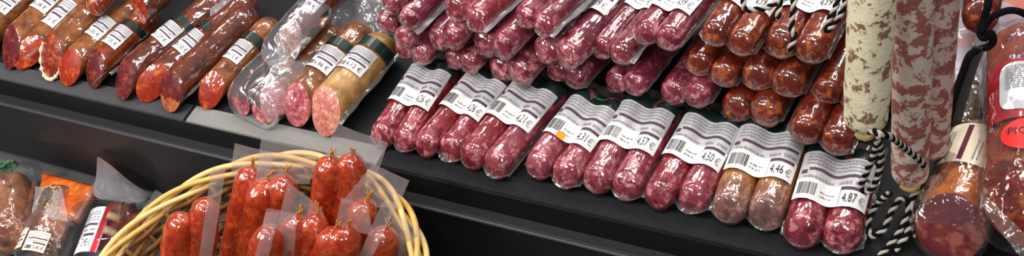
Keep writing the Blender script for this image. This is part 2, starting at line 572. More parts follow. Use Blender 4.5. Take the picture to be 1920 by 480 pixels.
def printing(surf, x0, x1, y0, y1, price, parent, lift, seed=0, style='pack'):
    """Label print: barcode, ruled lines, rows of small type and the price, laid on the label's own surface."""
    g = random.Random(seed)
    mb = Mb()
    w_, h_ = x1 - x0, y1 - y0

    def quad(s0, s1, t0, t1, mi, n=None, wob=0):
        n = n or max(1, int((s1 - s0) * 26))
        vs, fs = [], []
        for i in range(n + 1):
            s = s0 + (s1 - s0) * i / n
            wv = wob * math.sin(s * 14 + seed)
            for t in (t0 + wv, t1 + wv):
                vs.append(surf(x0 + s * w_, y0 + t * h_) + Vector((0, 0, lift)))
        for i in range(n):
            fs.append((i * 2, i * 2 + 2, i * 2 + 3, i * 2 + 1))
        mb.add(vs, fs, mi)

    def text(s, s0, t0, hgt, mi, maxw=None):
        tv, tf = text_mesh(s)
        wmax = max(v.x for v in tv)
        sc = hgt / .72
        sx = min(sc, maxw / wmax) if maxw else sc
        mb.add([surf(x0 + s0 * w_ + v.x * sx, y0 + t0 * h_ + v.y * sc) + Vector((0, 0, lift * 1.15)) for v in tv], tf, mi)

    def words(s0, s1, t0, hh, mi):
        s = s0
        while s < s1:
            ln = g.uniform(.015, .06)
            quad(s, min(s1, s + ln), t0, t0 + hh * g.uniform(.7, 1.1), mi)
            s += ln + g.uniform(.008, .02)

    if style == 'pack':
        s = .05
        while s < .31:
            b = g.choice((.006, .006, .01, .014))
            quad(s, s + b, .09, .34, 0, 1)
            s += b + g.choice((.006, .009, .012))
        quad(.04, .12, .52, .60, 2)
        quad(.62, .97, .335, .40, 2)
        quad(.62, .628, .03, .335, 1, 1)
        text(price, .66, .08, h_ * .19, 0, w_ * .20)
        text('€', .885, .08, h_ * .15, 1, w_ * .08)
        words(.36, .55, .2, .035, 1)
        words(.36, .52, .12, .03, 1)
        words(.58, .74, .46, .055, 1)
        words(.80, .96, .46, .055, 1)
        words(.08, .5, .44, .04, 1)
        quad(.14, .97, .595, .65, 2, 40, .006)
        for t in (.72, .79, .86, .92):
            words(.08, .95, t, .028, 1)
    else:
        s = .08
        while s < .40:
            b = g.choice((.012, .018, .024))
            quad(s, s + b, .08, .27, 0, 1)
            s += b + g.choice((.014, .02))
        quad(.40, .94, .36, .43, 2)
        text(price + ' €', .46, .10, h_ * .17, 0, w_ * .46)
        quad(.10, .95, .60, .66, 2, 20, .01)
        words(.08, .9, .48, .04, 1)
        for t in (.74, .82, .9):
            words(.08, .92, t, .03, 1)
    mb.build('printing', [M['ink'], M['ink_grey'], M['ink_plum']], parent, smooth=False)


def twin(name, label, cat, m, L, r, sep, meat_m, meat_m2=None, group=None, seed=0, price=None, lab=None, card=True, film_on=True, k=.45, r2=None, dy=0.0,
         flange=.007, greentext=False):
    """Vacuum pack of two salamis side by side. Local frame: origin at front edge on the support, +Y back, +Z up."""
    t = thing(name, label, cat, m, group)
    r2 = r2 or r
    c = sep / 2
    sausage('sausage', meat_m, t, L, r, -c, r, seed, k=k, lump=.07)
    s2 = sausage('sausage', meat_m2 or meat_m, t, L - dy, r2, c, r2, seed + 11, k=k, lump=.07)
    if dy:
        for v in s2.data.vertices:
            v.co.y += dy
    zt, dip = 2 * max(r, r2), r * .42
    rr = max(r, r2)

    def surf(x, y):
        ax = abs(x)
        wob = .0010 * noise.noise(Vector((x * 60 + seed, y * 70, seed)))
        if ax < c:
            z = zt - dip * (1 + math.cos(PI * ax / c)) / 2
        else:
            q = min(.97, (ax - c) / (rr * 1.06))
            z = rr + rr * 1.04 * math.sqrt(max(0, 1 - q * q))
        e = max(0, (y - (L - rr * 1.1)) / (rr * 1.1))
        z = rr * .5 + (z - rr * .5) * math.sqrt(max(0, 1 - min(1, e) ** 2))
        return Vector((x, y, z + wob))

    hw = c + rr
    if lab:
        y0, y1 = lab
        if card:
            hi = L + .012
            vs, fs = drape(surf, -hw * .99, hw * .99, y1 - .012, hi, 28, 10, .0022)
            cd_ = obj('header_card', vs, fs, M['card_green'], t)
            if greentext:
                g = random.Random(seed)
                mb = Mb()
                s = -hw * .3
                while s < hw * .35:
                    ln = g.uniform(.002, .005)
                    q = [surf(s, y1 + .011), surf(s + ln, y1 + .011), surf(s + ln, y1 + .016), surf(s, y1 + .016)]
                    mb.add([p + Vector((0, 0, .0032)) for p in q], [(0, 1, 2, 3)])
                    s += ln + .0015
                mb.build('printing', M['ink_green'], cd_, smooth=False)
        vs, fs = drape(surf, -hw * .95, hw * .95, y0, y1, 40, 12, .0042)
        fm = [0 if (i // 40) < 5 else 1 for i in range(len(fs))]
        lb = obj('label', vs, fs, [M['paper'], M['paper_grey']], t, fm=fm)
        if greentext:
            q0 = drape(surf, -hw * .36, -hw * .10, y0 - .001, y0 + .010, 8, 3, .0056)
            obj('orange_mark', q0[0], q0[1], M['mark_orange'], lb)
        if price:
            printing(surf, -hw * .95, hw * .95, y0, y1, price, lb, .0050, seed)
    if film_on:
        vs, fs = [], []
        nx, ny = 30, 22
        for j in range(ny + 1):
            for i in range(nx + 1):
                s = -1 + 2 * i / nx
                x = s * (hw + flange)
                d = min(abs(x - c), abs(x + c)) / rr
                y_f = -flange * .8 + rr * .75 * min(1, d) ** 2.5 * .55 + k * (-rr * .35) * (1 - min(1, d)) + dy * (.5 + .5 * s)
                y = y_f + (L + .022 - y_f) * j / ny
                z = rr * .62 + .0025 * nz((x, y, 0), 70, seed) * (1 if abs(s) > .5 else .4)
                vs.append((x, y, z))
        for j in range(ny):
            for i in range(nx):
                a = j * (nx + 1) + i
                fs.append((a, a + 1, a + nx + 2, a + nx + 1))
        obj('film', vs, fs, M['film_seam'], t)
    return t


def seam(t, r, x, L, y0=-.01, w=.012, z=None, seed=0, mat='film_seam'):
    """Flat heat-sealed edge of the bag running beside the sausage."""
    vs, fs = [], []
    n = 24
    for i in range(n + 1):
        y = y0 + (L - y0) * i / n
        taper = .35 + .65 * math.sin(PI * min(1, .12 + .88 * i / n)) ** .6
        for s in (-.5, 0, .5):
            vs.append((x + s * w * taper + .002 * nz((0, y, s), 30, seed), y, (z or r * .9) + .004 * nz((s, y, 0), 40, seed + 3) + abs(s) * .004))
    for i in range(n):
        for j in range(2):
            a = i * 3 + j
            fs.append((a, a + 1, a + 4, a + 3))
    return obj('film_seam', vs, fs, M[mat], t)


# ------------------------------------------------------------------ the setting: floor, wall, counter


def struct(name, lo, hi, m):
    mb = Mb()
    mb.box(lo, hi)
    o = mb.build(name, m, None, False)
    o.matrix_world = Matrix()
    o['kind'] = 'structure'
    return o


struct('floor', (-4, -3, -.1), (4, 3, 0), M['floor'])
struct('wall_back', (-4, 2.2, 0), (4, 2.35, 3.0), M['wall'])

UA, UB = -1.75, 1.05


def extrude(profile, u0, u1, mi_list=None):
    """profile: (v, w) points, closed, swept along u."""
    n = len(profile)
    vs = [(u0, a, b) for a, b in profile] + [(u1, a, b) for a, b in profile]
    fs = [(i, (i + 1) % n, n + (i + 1) % n, n + i) for i in range(n)]
    fs += [tuple(range(n - 1, -1, -1)), tuple(range(n, 2 * n))]
    return vs, fs


def rounded(pts, rads, seg=4):
    out = []
    n = len(pts)
    for i in range(n):
        p, a, b = Vector(pts[i]).to_3d(), Vector(pts[i - 1]).to_3d(), Vector(pts[(i + 1) % n]).to_3d()
        r = rads[i]
        if not r:
            out.append((p.x, p.y))
            continue
        d1, d2 = (a - p).normalized(), (b - p).normalized()
        q1, q2 = p + d1 * r, p + d2 * r
        for k in range(seg + 1):
            t = k / seg
            q = q1 * (1 - t) ** 2 + p * 2 * t * (1 - t) + q2 * t * t
            out.append((q.x, q.y))
    return out


counter = thing('display_counter', 'black tiered display counter carrying all the packed sausages', 'display counter')
vs, fs = extrude(rounded([(-.030, -.002), (.95, -.002), (.95, -.045), (-.036, -.045)], [.004, 0, 0, 0]), UA, UB)
obj('upper_shelf', vs, fs, M['counter'], counter, False)
vs, fs = extrude(rounded([(-.056, -.046), (.9, -.046), (.9, -.25), (-.060, -.25)], [.006, 0, 0, .004]), UA, UB)
obj('riser', vs, fs, M['counter_face'], counter, False)
mb = Mb()
mb.tube([(UA, -.0555, -.0475), (UB, -.0555, -.0475)], .0032, 10)
mb.build('highlight_bead', M['edge_highlight'], counter)  # pale bead stands in for light caught along the ledge
mb = Mb()
mb.box((UA, -.75, -.33), (UB, .1, -.300))
mb.build('lower_shelf', M['liner_grey'], counter, False)
mb = Mb()
mb.box((UA, .0, -.300), (UB, .9, -.251))
mb.build('plinth', M['counter'], counter, False)
for (u0, u1, m) in ((UA, -.662, 'mat_grey'), (-.655, -.262, 'mat_light'), (-.255, UB, 'mat_dark')):
    vs, fs = extrude(rounded([(-.028, .002), (.006, .002), (.006, -.0018), (-.029, -.0018)], [.003, .001, 0, 0]), u0, u1)
    obj('edge_mat', vs, fs, M[m], counter, False)
mb = Mb()
mb.box((UA, .30, -.0018), (-.30, .95, .004))
mb.build('rear_liner', M['liner_grey'], counter, False)
mb = Mb()
mb.box((-.28, .235, -.0018), (.465, .95, .034))
mb.build('rear_step', M['counter'], counter, False)
mb = Mb()
mb.box((.47, .78, .0), (UB, .80, .34))
mb.build('back_panel', M['tan_panel'], counter, False)
mb = Mb()
mb.box((-1.75, -.7, -.9), (1.05, .9, -.331))
base = mb.build('base_cabinet', M['counter_face'], counter, False)

# ------------------------------------------------------------------ front row: eight twin packs on the shelf edge
front = [  # front end centre px, label centre px, price, material pair, label
    ((737, 264), (786, 163), '4,26', 'salami_red', 'salami_red', 'twin red salami pack touching the tan bologna-style sausage, first of the front row', .021),
    ((818, 285), (886, 178), '4,26', 'salami_red', 'salami_red', 'twin red salami pack second along the front row from the tan sausage', .0212),
    ((906, 306), (977, 196), '4,21', 'salami_red', 'salami_pink', 'twin red salami pack with 4,21 price, beside the gap in the front row', .0225),
    ((1034, 324), (1088, 229), '4,31', 'salami_pink', 'salami_pink', 'twin pink salami pack with an orange mark on its label and green header showing', .0228),
    ((1146, 349), (1194, 238), '4,57', 'salami_pink', 'salami_pink', 'twin pink salami pack between the orange-marked pack and the glittering-ended pack', .0228),
    ((1264, 379), (1315, 265), '4,50', 'salami_red', 'salami_pink', 'twin dark pink salami pack beside the ochre pack, its right end glittering', .0228),
    ((1400, 402), (1434, 287), '4,46', 'salami_ochre', 'salami_ochre', 'twin ochre and grey salami pack, the only yellowish one in the front row', .0245),
    ((1540, 446), (1564, 340), '4,87', 'salami_red', 'salami_red', 'twin dark red salami pack at the twine end of the front row', .0245),
]
for i, (fp, lp, price, ma, mb_, lab, r) in enumerate(front):
    a = at(*fp, w=r)
    b = at(*lp, w=2 * r)
    b.z = a.z
    d = (b - a)
    dist = d.length
    d.normalize()
    o = a - d * r * .45
    o.z = .0038
    dist += r * .45
    m = frame(o, d, Vector((0, 0, 1)))
    L = dist + .040 + .030
    twin('salami_pack', lab, 'salami pack', m, L, r, r * 1.98, M[ma], M[mb_], 'twin salami packs along the front edge', seed=20 + i * 3, price=price,
         lab=(dist - .040, dist + .038), greentext=(i == 3), flange=.004, dy=(.012 if i in (1, 5) else .004))

# ------------------------------------------------------------------ the pile behind them
pile = [  # left end px, right end px, height of the centre, drift of the pack in the picture, material, label
    (754, 95, 792, 98, .068, (62, -62), 's', 'twin salami pack lowest under the left corner of the pile'),
    (847, 115, 883, 113, .067, (62, -62), 's', 'twin salami pack in the lowest pile row above the second front label'),
    (933, 133, 980, 130, .067, (60, -64), 's', 'twin salami pack in the lowest pile row above the 4,21 front label'),
    (1041, 137, 1082, 142, .068, (60, -66), 's', 'small-ended twin salami pack in the lowest pile row above the orange-marked label'),
    (1152, 158, 1193, 155, .068, (56, -70), 's', 'twin salami pack in the lowest pile row above the 4,57 front label'),
    (1260, 179, 1310, 175, .068, (52, -76), 's', 'twin salami pack with round pink ends low beside the lowest chorizo pack'),
    (1377, 207, 1437, 207, .067, (46, -80), 'c', 'twin chorizo pack lowest in the pile, just above the ochre pack'),
    (1507, 247, 1570, 263, .082, (40, -86), 'c', 'large twin chorizo pack lying above the last front label, under the white salami'),
    (727, 49, 757, 65, .112, (62, -62), 's', 'twin salami pack in the middle of the left corner of the pile'),
    (817, 76, 852, 66, .112, (62, -62), 's', 'twin salami pack second up in the pile, beneath the bright red topmost pack'),
    (903, 87, 948, 80, .113, (62, -62), 's', 'twin salami pack second up in the pile above the 4,21 front pack'),
    (1019, 101, 1071, 97, .114, (62, -64), 's', 'shadowed twin salami pack second up in the pile, with white rear label'),
    (1124, 94, 1169, 97, .116, (58, -70), 's', 'twin salami pack second up in the pile right beside the topmost grey-label pack'),
    (1307, 123, 1360, 137, .112, (50, -74), 'c', 'small twin chorizo pack second up at the salami side of the chorizo pile'),
    (1417, 147, 1480, 153, .112, (46, -80), 'c', 'twin chorizo pack second up in the middle of the chorizo pile'),
    (1550, 173, 1606, 185, .112, (40, -86), 'c', 'twin chorizo pack half hidden behind the white hanging salami'),
    (735, 11, 768, 30, .158, (62, -62), 's', 'topmost twin salami pack at the left corner of the pile'),
    (850, 23, 900, 30, .158, (64, -58), 's', 'topmost bright red twin salami pack with a pale film seam beside it'),
    (980, 37, 1025, 42, .158, (62, -58), 's', 'topmost twin salami pack with large pink flecks and a long film seam'),
    (1206, 67, 1256, 67, .160, (56, -66), 's', 'topmost twin salami pack under a wide grey label, next to the chorizo'),
    (1337, 67, 1393, 77, .168, (48, -70), 'c', 'topmost twin chorizo pack at the salami side of the chorizo pile'),
    (1460, 87, 1523, 90, .166, (42, -76), 'c', 'topmost twin chorizo pack with striped twine hanging across it'),
]
PILE_LAB = {11: (.085, .16), 12: (.085, .165), 19: (.045, .125), 18: (.10, .17), 17: (.10, .17), 20: (.055, .13), 21: (.06, .14)}
for i, (x0, y0, x1, y1, w, dp, kind, lab) in enumerate(pile):
    cxp, cyp = (x0 + x1) / 2, (y0 + y1) / 2
    ctr = at(cxp, cyp, w=w)
    a, b = at(x0, y0, v=ctr.y), at(x1, y1, v=ctr.y)
    sep = (b - a).length
    q = at(cxp + dp[0], cyp + dp[1], w=w) - ctr
    q.normalize()
    q = Vector((q.x, q.y, 0)).normalized()
    X = (b - a).normalized()
    Y = q
    X = (X - Y * X.dot(Y)).normalized()
    Z = X.cross(Y)
    r = sep * .5
    r = min(.0245, max(.0195, r))
    m = Matrix((X, Y, Z)).transposed().to_4x4()
    m.translation = ctr - Z * r - Y * (r * .5)
    if kind == 's':
        ma = M['salami_red' if i == 17 else 'salami_pile']
        nm, ct, gp = 'salami_pack', 'salami pack', 'piled twin salami packs'
    else:
        ma = M['chorizo_pile']
        nm, ct, gp = 'chorizo_pack', 'chorizo pack', 'piled twin chorizo packs'
    sp = max(sep, r * 1.9) * .97
    t = twin(nm, lab, ct, m, .175, r, sp, ma, None, gp, seed=80 + i * 5, lab=PILE_LAB.get(i), card=i in PILE_LAB, price='4,39' if i in PILE_LAB else None, k=.25, flange=.003)
    if i in (16, 17, 18, 12):
        seam(t, r, sp / 2 + r + .004, .185, y0=.0, w=.011, z=r * .8, seed=i, mat='film_grey')

# ------------------------------------------------------------------ left row: halved sausages in clear bags


def single_surf(r, cx, L):
    def surf(x, y):
        q = (x - cx) / r
        a = max(-1.35, min(1.35, q))
        return Vector((cx + r * math.sin(a), y, r + r * math.cos(a)))
    return surf


def band(t, r, cx, y0, y1, mat, name='neck_band', lift=.0012):
    vs, fs = [], []
    n = 28
    for y in (y0, (y0 + y1) / 2, y1):
        for j in range(n):
            a = 2 * PI * j / n
            vs.append((cx + (r + lift) * math.cos(a), y, r + (r + lift) * math.sin(a)))
    for i in range(2):
        for j in range(n):
            fs.append((i * n + j, i * n + (j + 1) % n, (i + 1) * n + (j + 1) % n, (i + 1) * n + j))
    return obj(name, vs, fs, mat, t)


def hull(t, r, cxs, L, y0, grow=1.10, seed=0, mat='film', k=.3, flat_front=True, lump=.05, n=36):
    """Loose clear bag round one or two sausages, pinched flat in front of the cut face."""
    c = max(abs(x) for x in cxs)
    vs, fs = [], []
    K = 22
    for i in range(K + 1):
        y = y0 + (L - y0) * i / K
        e = 1.0
        if i <= 3:
            e = (.42, .8, .95, 1.0)[i]
        if i >= K - 4:
            e = (1, .9, .75, .55, .3)[i - K + 4]
        for j in range(n):
            a = 2 * PI * j / n
            ca, sa = math.cos(a), math.sin(a)
            x = ca * r * grow + (c if ca > .15 else -c if ca < -.15 else c * ca / .15)
            z = sa * r * grow
            lm = 1 + lump * nz((x, y, z), 40, seed) + lump * .6 * nz((x, y, z), 110, seed)
            yy = y + k * z * max(0, 1 - (y - y0) / .08) * e
            vs.append((x * (.6 + .4 * e) * lm, yy, max(.0006, r + z * e * lm)))
    for i in range(K):
        for j in range(n):
            fs.append((i * n + j, i * n + (j + 1) % n, (i + 1) * n + (j + 1) % n, (i + 1) * n + j))
    return obj('film_bag', vs, fs, M[mat], t)


def halves(name, label, cat, items, w0=0.0, group=None, lab=None, film_bag=None, price='6,12', roll=0, seams=(), zhint=Vector((0, 0, 1))):
    """items: one or two dicts with front px, rear px, r, body, cut, label/band fractions. The first gives the frame."""
    f0 = items[0]
    a = at(*f0['f'], w=w0 + f0['r'])
    b = at(*f0['b'], w=w0 + f0['r'] + f0.get('rise', 0))
    m = frame(a, b - a, zhint, roll)
    m.translation = a - (m.to_3x3() @ Vector((0, 0, 1))) * (f0['r'] - .0042)
    t = thing(name, label, cat, m, group)
    L = (b - a).length
    inv = m.inverted()
    xs = []
    for q, it in enumerate(items):
        r = it['r']
        if q == 0:
            cx, y0, LL = 0, 0, L
        else:
            p = inv @ at(*it['f'], w=w0 + r)
            cx, y0 = p.x, p.y
            LL = it.get('L', L - y0)
        xs.append(cx)
        kk = it.get('k', 1.05)
        before = set(o.name for o in t.children)
        sausage('sausage', M[it['body']], t, LL, r, cx, r, seed=it.get('seed', q + len(label)), k=kk, kx=it.get('kx', 0), front=it.get('front', 'cut'), cut_mat=it.get('cm') or M.get(it.get('cut')),
                lump=it.get('lump', .07), rear=it.get('rear', 'round'), rear_len=it.get('rl', r * 1.2))
        if y0:
            for o in t.children:
                if o.name not in before:
                    for v in o.data.vertices:
                        v.co.y += y0
        if it.get('rind'):
            mb = Mb()
            rg = [math.radians(150 + 190 * i / 40) for i in range(41)]
            pts = [Vector((cx + r * 1.01 * math.cos(a_), kk * r * math.sin(a_) * 1.0 - .002, r + r * math.sin(a_) * .98)) for a_ in rg]
            mb.tube(pts, [max(.0012, .0032 + .0035 * nz(p, 160, 4) + .002 * nz(p, 330, 2)) for p in pts], 8)
            mb.build('rind', M['rind'], t)
        if it.get('lab'):
            s = single_surf(r, cx, LL)
            l0, l1 = it['lab']
            l0, l1 = y0 + l0 * LL, y0 + l1 * LL
            x0, x1 = cx + it.get('lx', (-1.0, 1.0))[0] * r, cx + it.get('lx', (-1.0, 1.0))[1] * r
            vs, fs = drape(s, x0, x1, l0, l1, 16, 10, .0025)
            fm = [0 if (i // 16) < 5 else 1 for i in range(len(fs))]
            lb = obj('label', vs, fs, [M['paper'], M['paper_grey']], t, fm=fm)
            printing(s, x0, x1, l0, l1, it.get('price', '%d,%02d' % (4 + (len(label) * 3 + q) % 4, (len(label) * 37 + q * 23) % 100)), lb, .0033, seed=len(label) + q, style='narrow')
        if it.get('band'):
            b0, b1 = it['band']
            band(t, r * 1.03, cx, y0 + b0 * LL, y0 + b1 * LL, M['card_green'])
    r = items[0]['r']
    for sx, sl, sw in seams:
        seam(t, r, sx * r, L * sl, w=sw, seed=len(label))
    if film_bag:
        mid = sum(xs) / len(xs)
        h = hull(t, r, [x - mid for x in xs], L * film_bag.get('len', .8), film_bag.get('y0', -.03), film_bag.get('grow', 1.12), seed=len(label), mat=film_bag.get('mat', 'film'), k=.6)
        for v in h.data.vertices:
            v.co.x += mid
    return t


GL = 'bagged sausage halves along the left of the shelf'
halves('chorizo_half', 'brown chorizo half cut off by the edge of the photo, with white label', 'chorizo', [dict(f=(-38, 82), b=(70, -20), r=.029, body='chorizo_brown', cut='cut_rust', lab=(.42, .75))], group=GL)
halves('chorizo_pack', 'bagged chorizo pair with a broad dark red cut face and a narrow orange one', 'chorizo pack',
       [dict(f=(22, 92), b=(150, -28), r=.0305, body='chorizo_brown', cut='cut_purple', lab=(.45, .75), kx=-.1), dict(f=(55, 102), r=.0235, body='chorizo_brown', cut='cut_orange', lab=(.34, .72), kx=.9)], group=GL,
       seams=((1.9, .9, .010),))
halves('chorizo_half', 'unlabelled chorizo half with a ragged white rind round its lower cut face', 'chorizo', [dict(f=(100, 108), b=(182, 22), r=.030, body='chorizo_brown', cm=None, cut='cut_rust', rind=True)], group=GL)
halves('chorizo_pack', 'bagged chorizo pair under a folded white label, second pair from the edge of the photo', 'chorizo pack',
       [dict(f=(133, 128), b=(262, 10), r=.026, body='chorizo_brown', cut='cut_orange', lab=(.36, .64), kx=.25), dict(f=(180, 132), r=.026, body='chorizo_rust', cut='cut_purple', lab=(.28, .58), band=(.60, .68))], group=GL,
       seams=((3.2, .85, .006),))
halves('chorizo_pack', 'bagged chorizo pair with a wide glossy plum cut face and long film seam', 'chorizo pack',
       [dict(f=(236, 150), b=(425, -2), r=.029, body='chorizo_dark', cut='cut_purple', lab=(.36, .55), band=(.57, .63)), dict(f=(288, 158), r=.026, body='chorizo_dark', cut='cut_orange', lab=(.28, .50), band=(.53, .60), kx=.8, L=.24)], group=GL,
       seams=((-1.25, .8, .010),))
halves('chorizo_half', 'thick dark chorizo half with crumbly pale fat covering its lower cut face', 'chorizo', [dict(f=(322, 174), b=(480, 22), r=.030, body='chorizo_dark', cm=[M['cut_purple'], M['cut_fat']], k=.85)], group=GL,
       seams=((1.25, .9, .008),))
halves('chorizo_half', 'slim chorizo half with a bright orange-red oblique cut face and narrow label', 'chorizo', [dict(f=(398, 172), b=(520, 42), r=.0235, body='chorizo_brown', cut='cut_orange', lab=(.32, .58), band=(.60, .70), k=1.1, kx=.4)], group=GL)
halves('salchichon_pack', 'loose clear bag holding two pink-cut brown sausages with no label', 'sausage pack',
       [dict(f=(452, 190), b=(596, 40), r=.026, body='chorizo_brown', cut='cut_pink', k=.5), dict(f=(507, 196), r=.028, body='chorizo_brown', cut='cut_pink', k=.9, kx=.5)], group=GL,
       film_bag=dict(len=.62, y0=-.012, grow=1.22, mat='film_crumpled'))
halves('salchichon_half', 'thick brown sausage half with coarse pink cut face, green band and white label', 'sausage', [dict(f=(558, 200), b=(690, 52), r=.0305, body='chorizo_brown', cut='cut_pink', lab=(.32, .58), band=(.60, .69), k=.8)], group=GL)
halves('salchichon_half', 'pale tan sausage half with light pink cut face, last before the salami packs', 'sausage', [dict(f=(612, 212), b=(732, 74), r=.033, body='casing_tan', cut='cut_pale', lab=(.40, .68), band=(.70, .82), k=.8)], group=GL,
       seams=((1.15, .95, .012),))
GU = 'sausages lying on top of the left row'
halves('chorizo_piece', 'small orange chorizo tip lying on the rind-edged chorizo half', 'chorizo', [dict(f=(172, 22), b=(232, -40), r=.019, body='chorizo_rust', front='round', k=.3, lump=.15)], w0=.062, group=GU)
halves('chorizo_half', 'red-cut chorizo half lying on the folded-label pair', 'chorizo', [dict(f=(264, 20), b=(350, -50), r=.025, body='chorizo_dark', cut='cut_orange', k=.5)], w0=.060, group=GU)
halves('salchichon_half', 'dark dry sausage half with grey-pink wrinkled cut face on top of the loose clear bag', 'sausage', [dict(f=(546, 72), b=(668, -62), r=.0265, body='chorizo_dark', cut='cut_mauve', lab=(.26, .55), k=.8)], w0=.062, group=GU,
       film_bag=dict(len=.5, y0=-.05, grow=1.15, mat='film_crumpled'))


def sheet(pts, nx, ny, seed, amp, mat, name, parent=None, freq=35):
    """Crumpled film sheet stretched between four corners (slope frame)."""
    p00, p10, p11, p01 = [Vector(p) for p in pts]
    nrm = (p10 - p00).cross(p01 - p00).normalized()
    vs, fs = [], []
    for j in range(ny + 1):
        for i in range(nx + 1):
            s, t = i / nx, j / ny
            p = (p00 * (1 - s) + p10 * s) * (1 - t) + (p01 * (1 - s) + p11 * s) * t
            vs.append(p + nrm * amp * (nz(p, freq, seed) + .5 * nz(p, freq * 2.4, seed)))
    for j in range(ny):
        for i in range(nx):
            a = j * (nx + 1) + i
            fs.append((a, a + 1, a + nx + 2, a + nx + 1))
    return obj(name, vs, fs, mat, parent)


tag(sheet([at(612, 60, w=.035), at(716, 62, w=.03), at(726, -30, w=.05), at(640, -40, w=.07)], 24, 20, 3, .012, M['film_crumpled'], 'plastic_bag'),
    'empty crumpled clear bag end lying behind the tan sausage', 'plastic bag')
tag(sheet([at(392, 40, w=.05), at(452, 30, w=.05), at(446, -20, w=.05), at(400, -20, w=.05)], 16, 14, 5, .008, M['film_grey'], 'plastic_bag'),
    'milky bag end sticking up behind the plum-cut chorizo pair', 'plastic bag')

# ------------------------------------------------------------------ hanging salamis and twine


def hang(name, label, px_bot, v, px_top, r, mat, seed, flat=1.0, length=.42, k=0, group=None):
    b = at(*px_bot, v=v)
    tp = at(*px_top, v=v + .03)
    d = (tp - b).normalized()
    toc = (CAM - b).normalized()
    m = frame(b - d * r * .9, d, toc)
    t = thing(name, label, 'salami', m, group)
    sausage('salami', mat, t, length, r, 0, 0, seed=seed, k=0, lump=.05, cap=.9, n=40, flat=flat)
    return t, b


h1, hb1 = hang('hanging_salami', 'white moulded dry salami hanging at the front with brown bare patches', (1624, 212), .05, (1636, -30), .0248, M['mould_white'], 3)
h2, hb2 = hang('hanging_salami', 'reddish dry salami with white bloom, its bare tip hanging low beside the twine coil', (1706, 318), .095, (1713, -30), .0222, M['mould_red'], 8, length=.46)
h3, hb3 = hang('hanging_salami', 'mottled dry salami hanging behind the red-tipped one', (1744, 268), .13, (1762, -30), .0222, M['mould_dark'], 15, length=.46)
for h, nm in ((h1, 0), (h2, 1)):
    mb = Mb()
    y = -.004
    mb.tube(spline([(-.010, y, .004), (0, y - .004, .008), (.010, y, .004), (.004, y + .003, -.004), (-.008, y + .001, -.002)], 5), [.004, .0045, .005, .005, .0045, .005, .005, .005, .0045, .005, .004, .004, .004, .004, .004, .003, .003, .003, .003, .003, .003][:21], 8)
    mb.build('casing_knot', M['casing_knot'], h)


def twine(name, pts, label, cat='twine', r=.0022, pitch=.017, parent=None, black=False, group=None):
    """Two-strand twine, one black and one white strand wound round the path."""
    path = spline(pts, 14)
    # resample evenly
    seg = [0]
    for a, b in zip(path, path[1:]):
        seg.append(seg[-1] + (b - a).length)
    tot = seg[-1]
    n = max(8, int(tot / .0022))
    out = []
    j = 0
    for i in range(n + 1):
        s = tot * i / n
        while j < len(seg) - 2 and seg[j + 1] < s:
            j += 1
        u = (s - seg[j]) / max(1e-9, seg[j + 1] - seg[j])
        out.append(path[j].lerp(path[j + 1], u))
    if black:
        mb = Mb()
        mb.tube(out, r * 1.3, 8)
        return tag(mb.build(name, M['twine_black'], parent), label, cat, group)
    mb = Mb()
    ref = None
    A, B = [], []
    for i, p in enumerate(out):
        d = (out[min(i + 1, n)] - out[max(i - 1, 0)]).normalized()
        if ref is None:
            ref = d.orthogonal().normalized()
        ref = (ref - d * ref.dot(d)).normalized()
        b = d.cross(ref)
        ph = 2 * PI * (tot * i / n) / pitch
        off = (ref * math.cos(ph) + b * math.sin(ph)) * r * .85
        A.append(p + off)
        B.append(p - off)
    mb.tube(A, r * 1.12, 7, 0)
    mb.tube(B, r * 1.12, 7, 1)
    o = mb.build(name, [M['twine_white'], M['twine_black']], parent)
    if parent is None:
        tag(o, label, cat, group)
    return o


GT = 'black and white twisted twine'
V1 = .035
twine('twine', [at(1630, 246, v=.03), at(1648, 252, v=.02), at(1640, 285, v=.03), at(1622, 330, v=.03), at(1614, 352, v=.03), at(1630, 358, v=.03), at(1646, 330, v=.03), at(1652, 290, v=.03), at(1646, 258, v=.02)],
      'striped twine loop dangling straight under the white salami', group=GT, r=.0022)
twine('twine', [at(1646, 250, v=.02), at(1668, 256, v=.03), at(1700, 280, v=.06), at(1728, 304, v=.08), at(1734, 316, v=.085)],
      'striped twine running from the white salami across the red salami tip', group=GT, r=.0022)
twine('twine', [at(1668, 362, v=.06), at(1644, 384, w=.03), at(1628, 416, w=.022), at(1634, 442, w=.02), at(1656, 432, w=.022), at(1672, 396, w=.03), at(1690, 372, w=.04), at(1704, 388, w=.03), at(1694, 420, w=.02), at(1676, 450, w=.014), at(1652, 478, w=.008), at(1640, 492, w=.006)],
      'striped twine coiled on the shelf below the red-tipped salami', group=GT, r=.0022)
twine('twine', [at(1738, 330, w=.05), at(1724, 352, w=.045), at(1708, 378, w=.035), at(1716, 400, w=.03), at(1700, 440, w=.02), at(1678, 470, w=.008)],
      'striped twine tail between the coil and the loin pack', group=GT, r=.0024)
twine('twine', [at(1486, -30, w=.26), at(1488, 10, w=.245), at(1484, 50, w=.225), at(1490, 70, w=.217), at(1478, 96, w=.206)],
      'striped twine hanging across the topmost chorizo pack', group=GT, r=.0022)
twine('twine', [at(1398, -30, w=.26), at(1394, 2, w=.245), at(1400, 18, w=.235), at(1440, 14, w=.235), at(1462, 2, w=.24), at(1458, 36, w=.228)],
      'striped twine lying over the film behind the chorizo pile', group=GT, r=.0022)
twine('twine', [at(1572, -30, w=.26), at(1568, 10, w=.24), at(1548, 50, w=.222), at(1556, 54, w=.22), at(1580, 20, w=.236), at(1590, -25, w=.26)],
      'striped twine loop close beside the top of the white salami', group=GT, r=.0022)

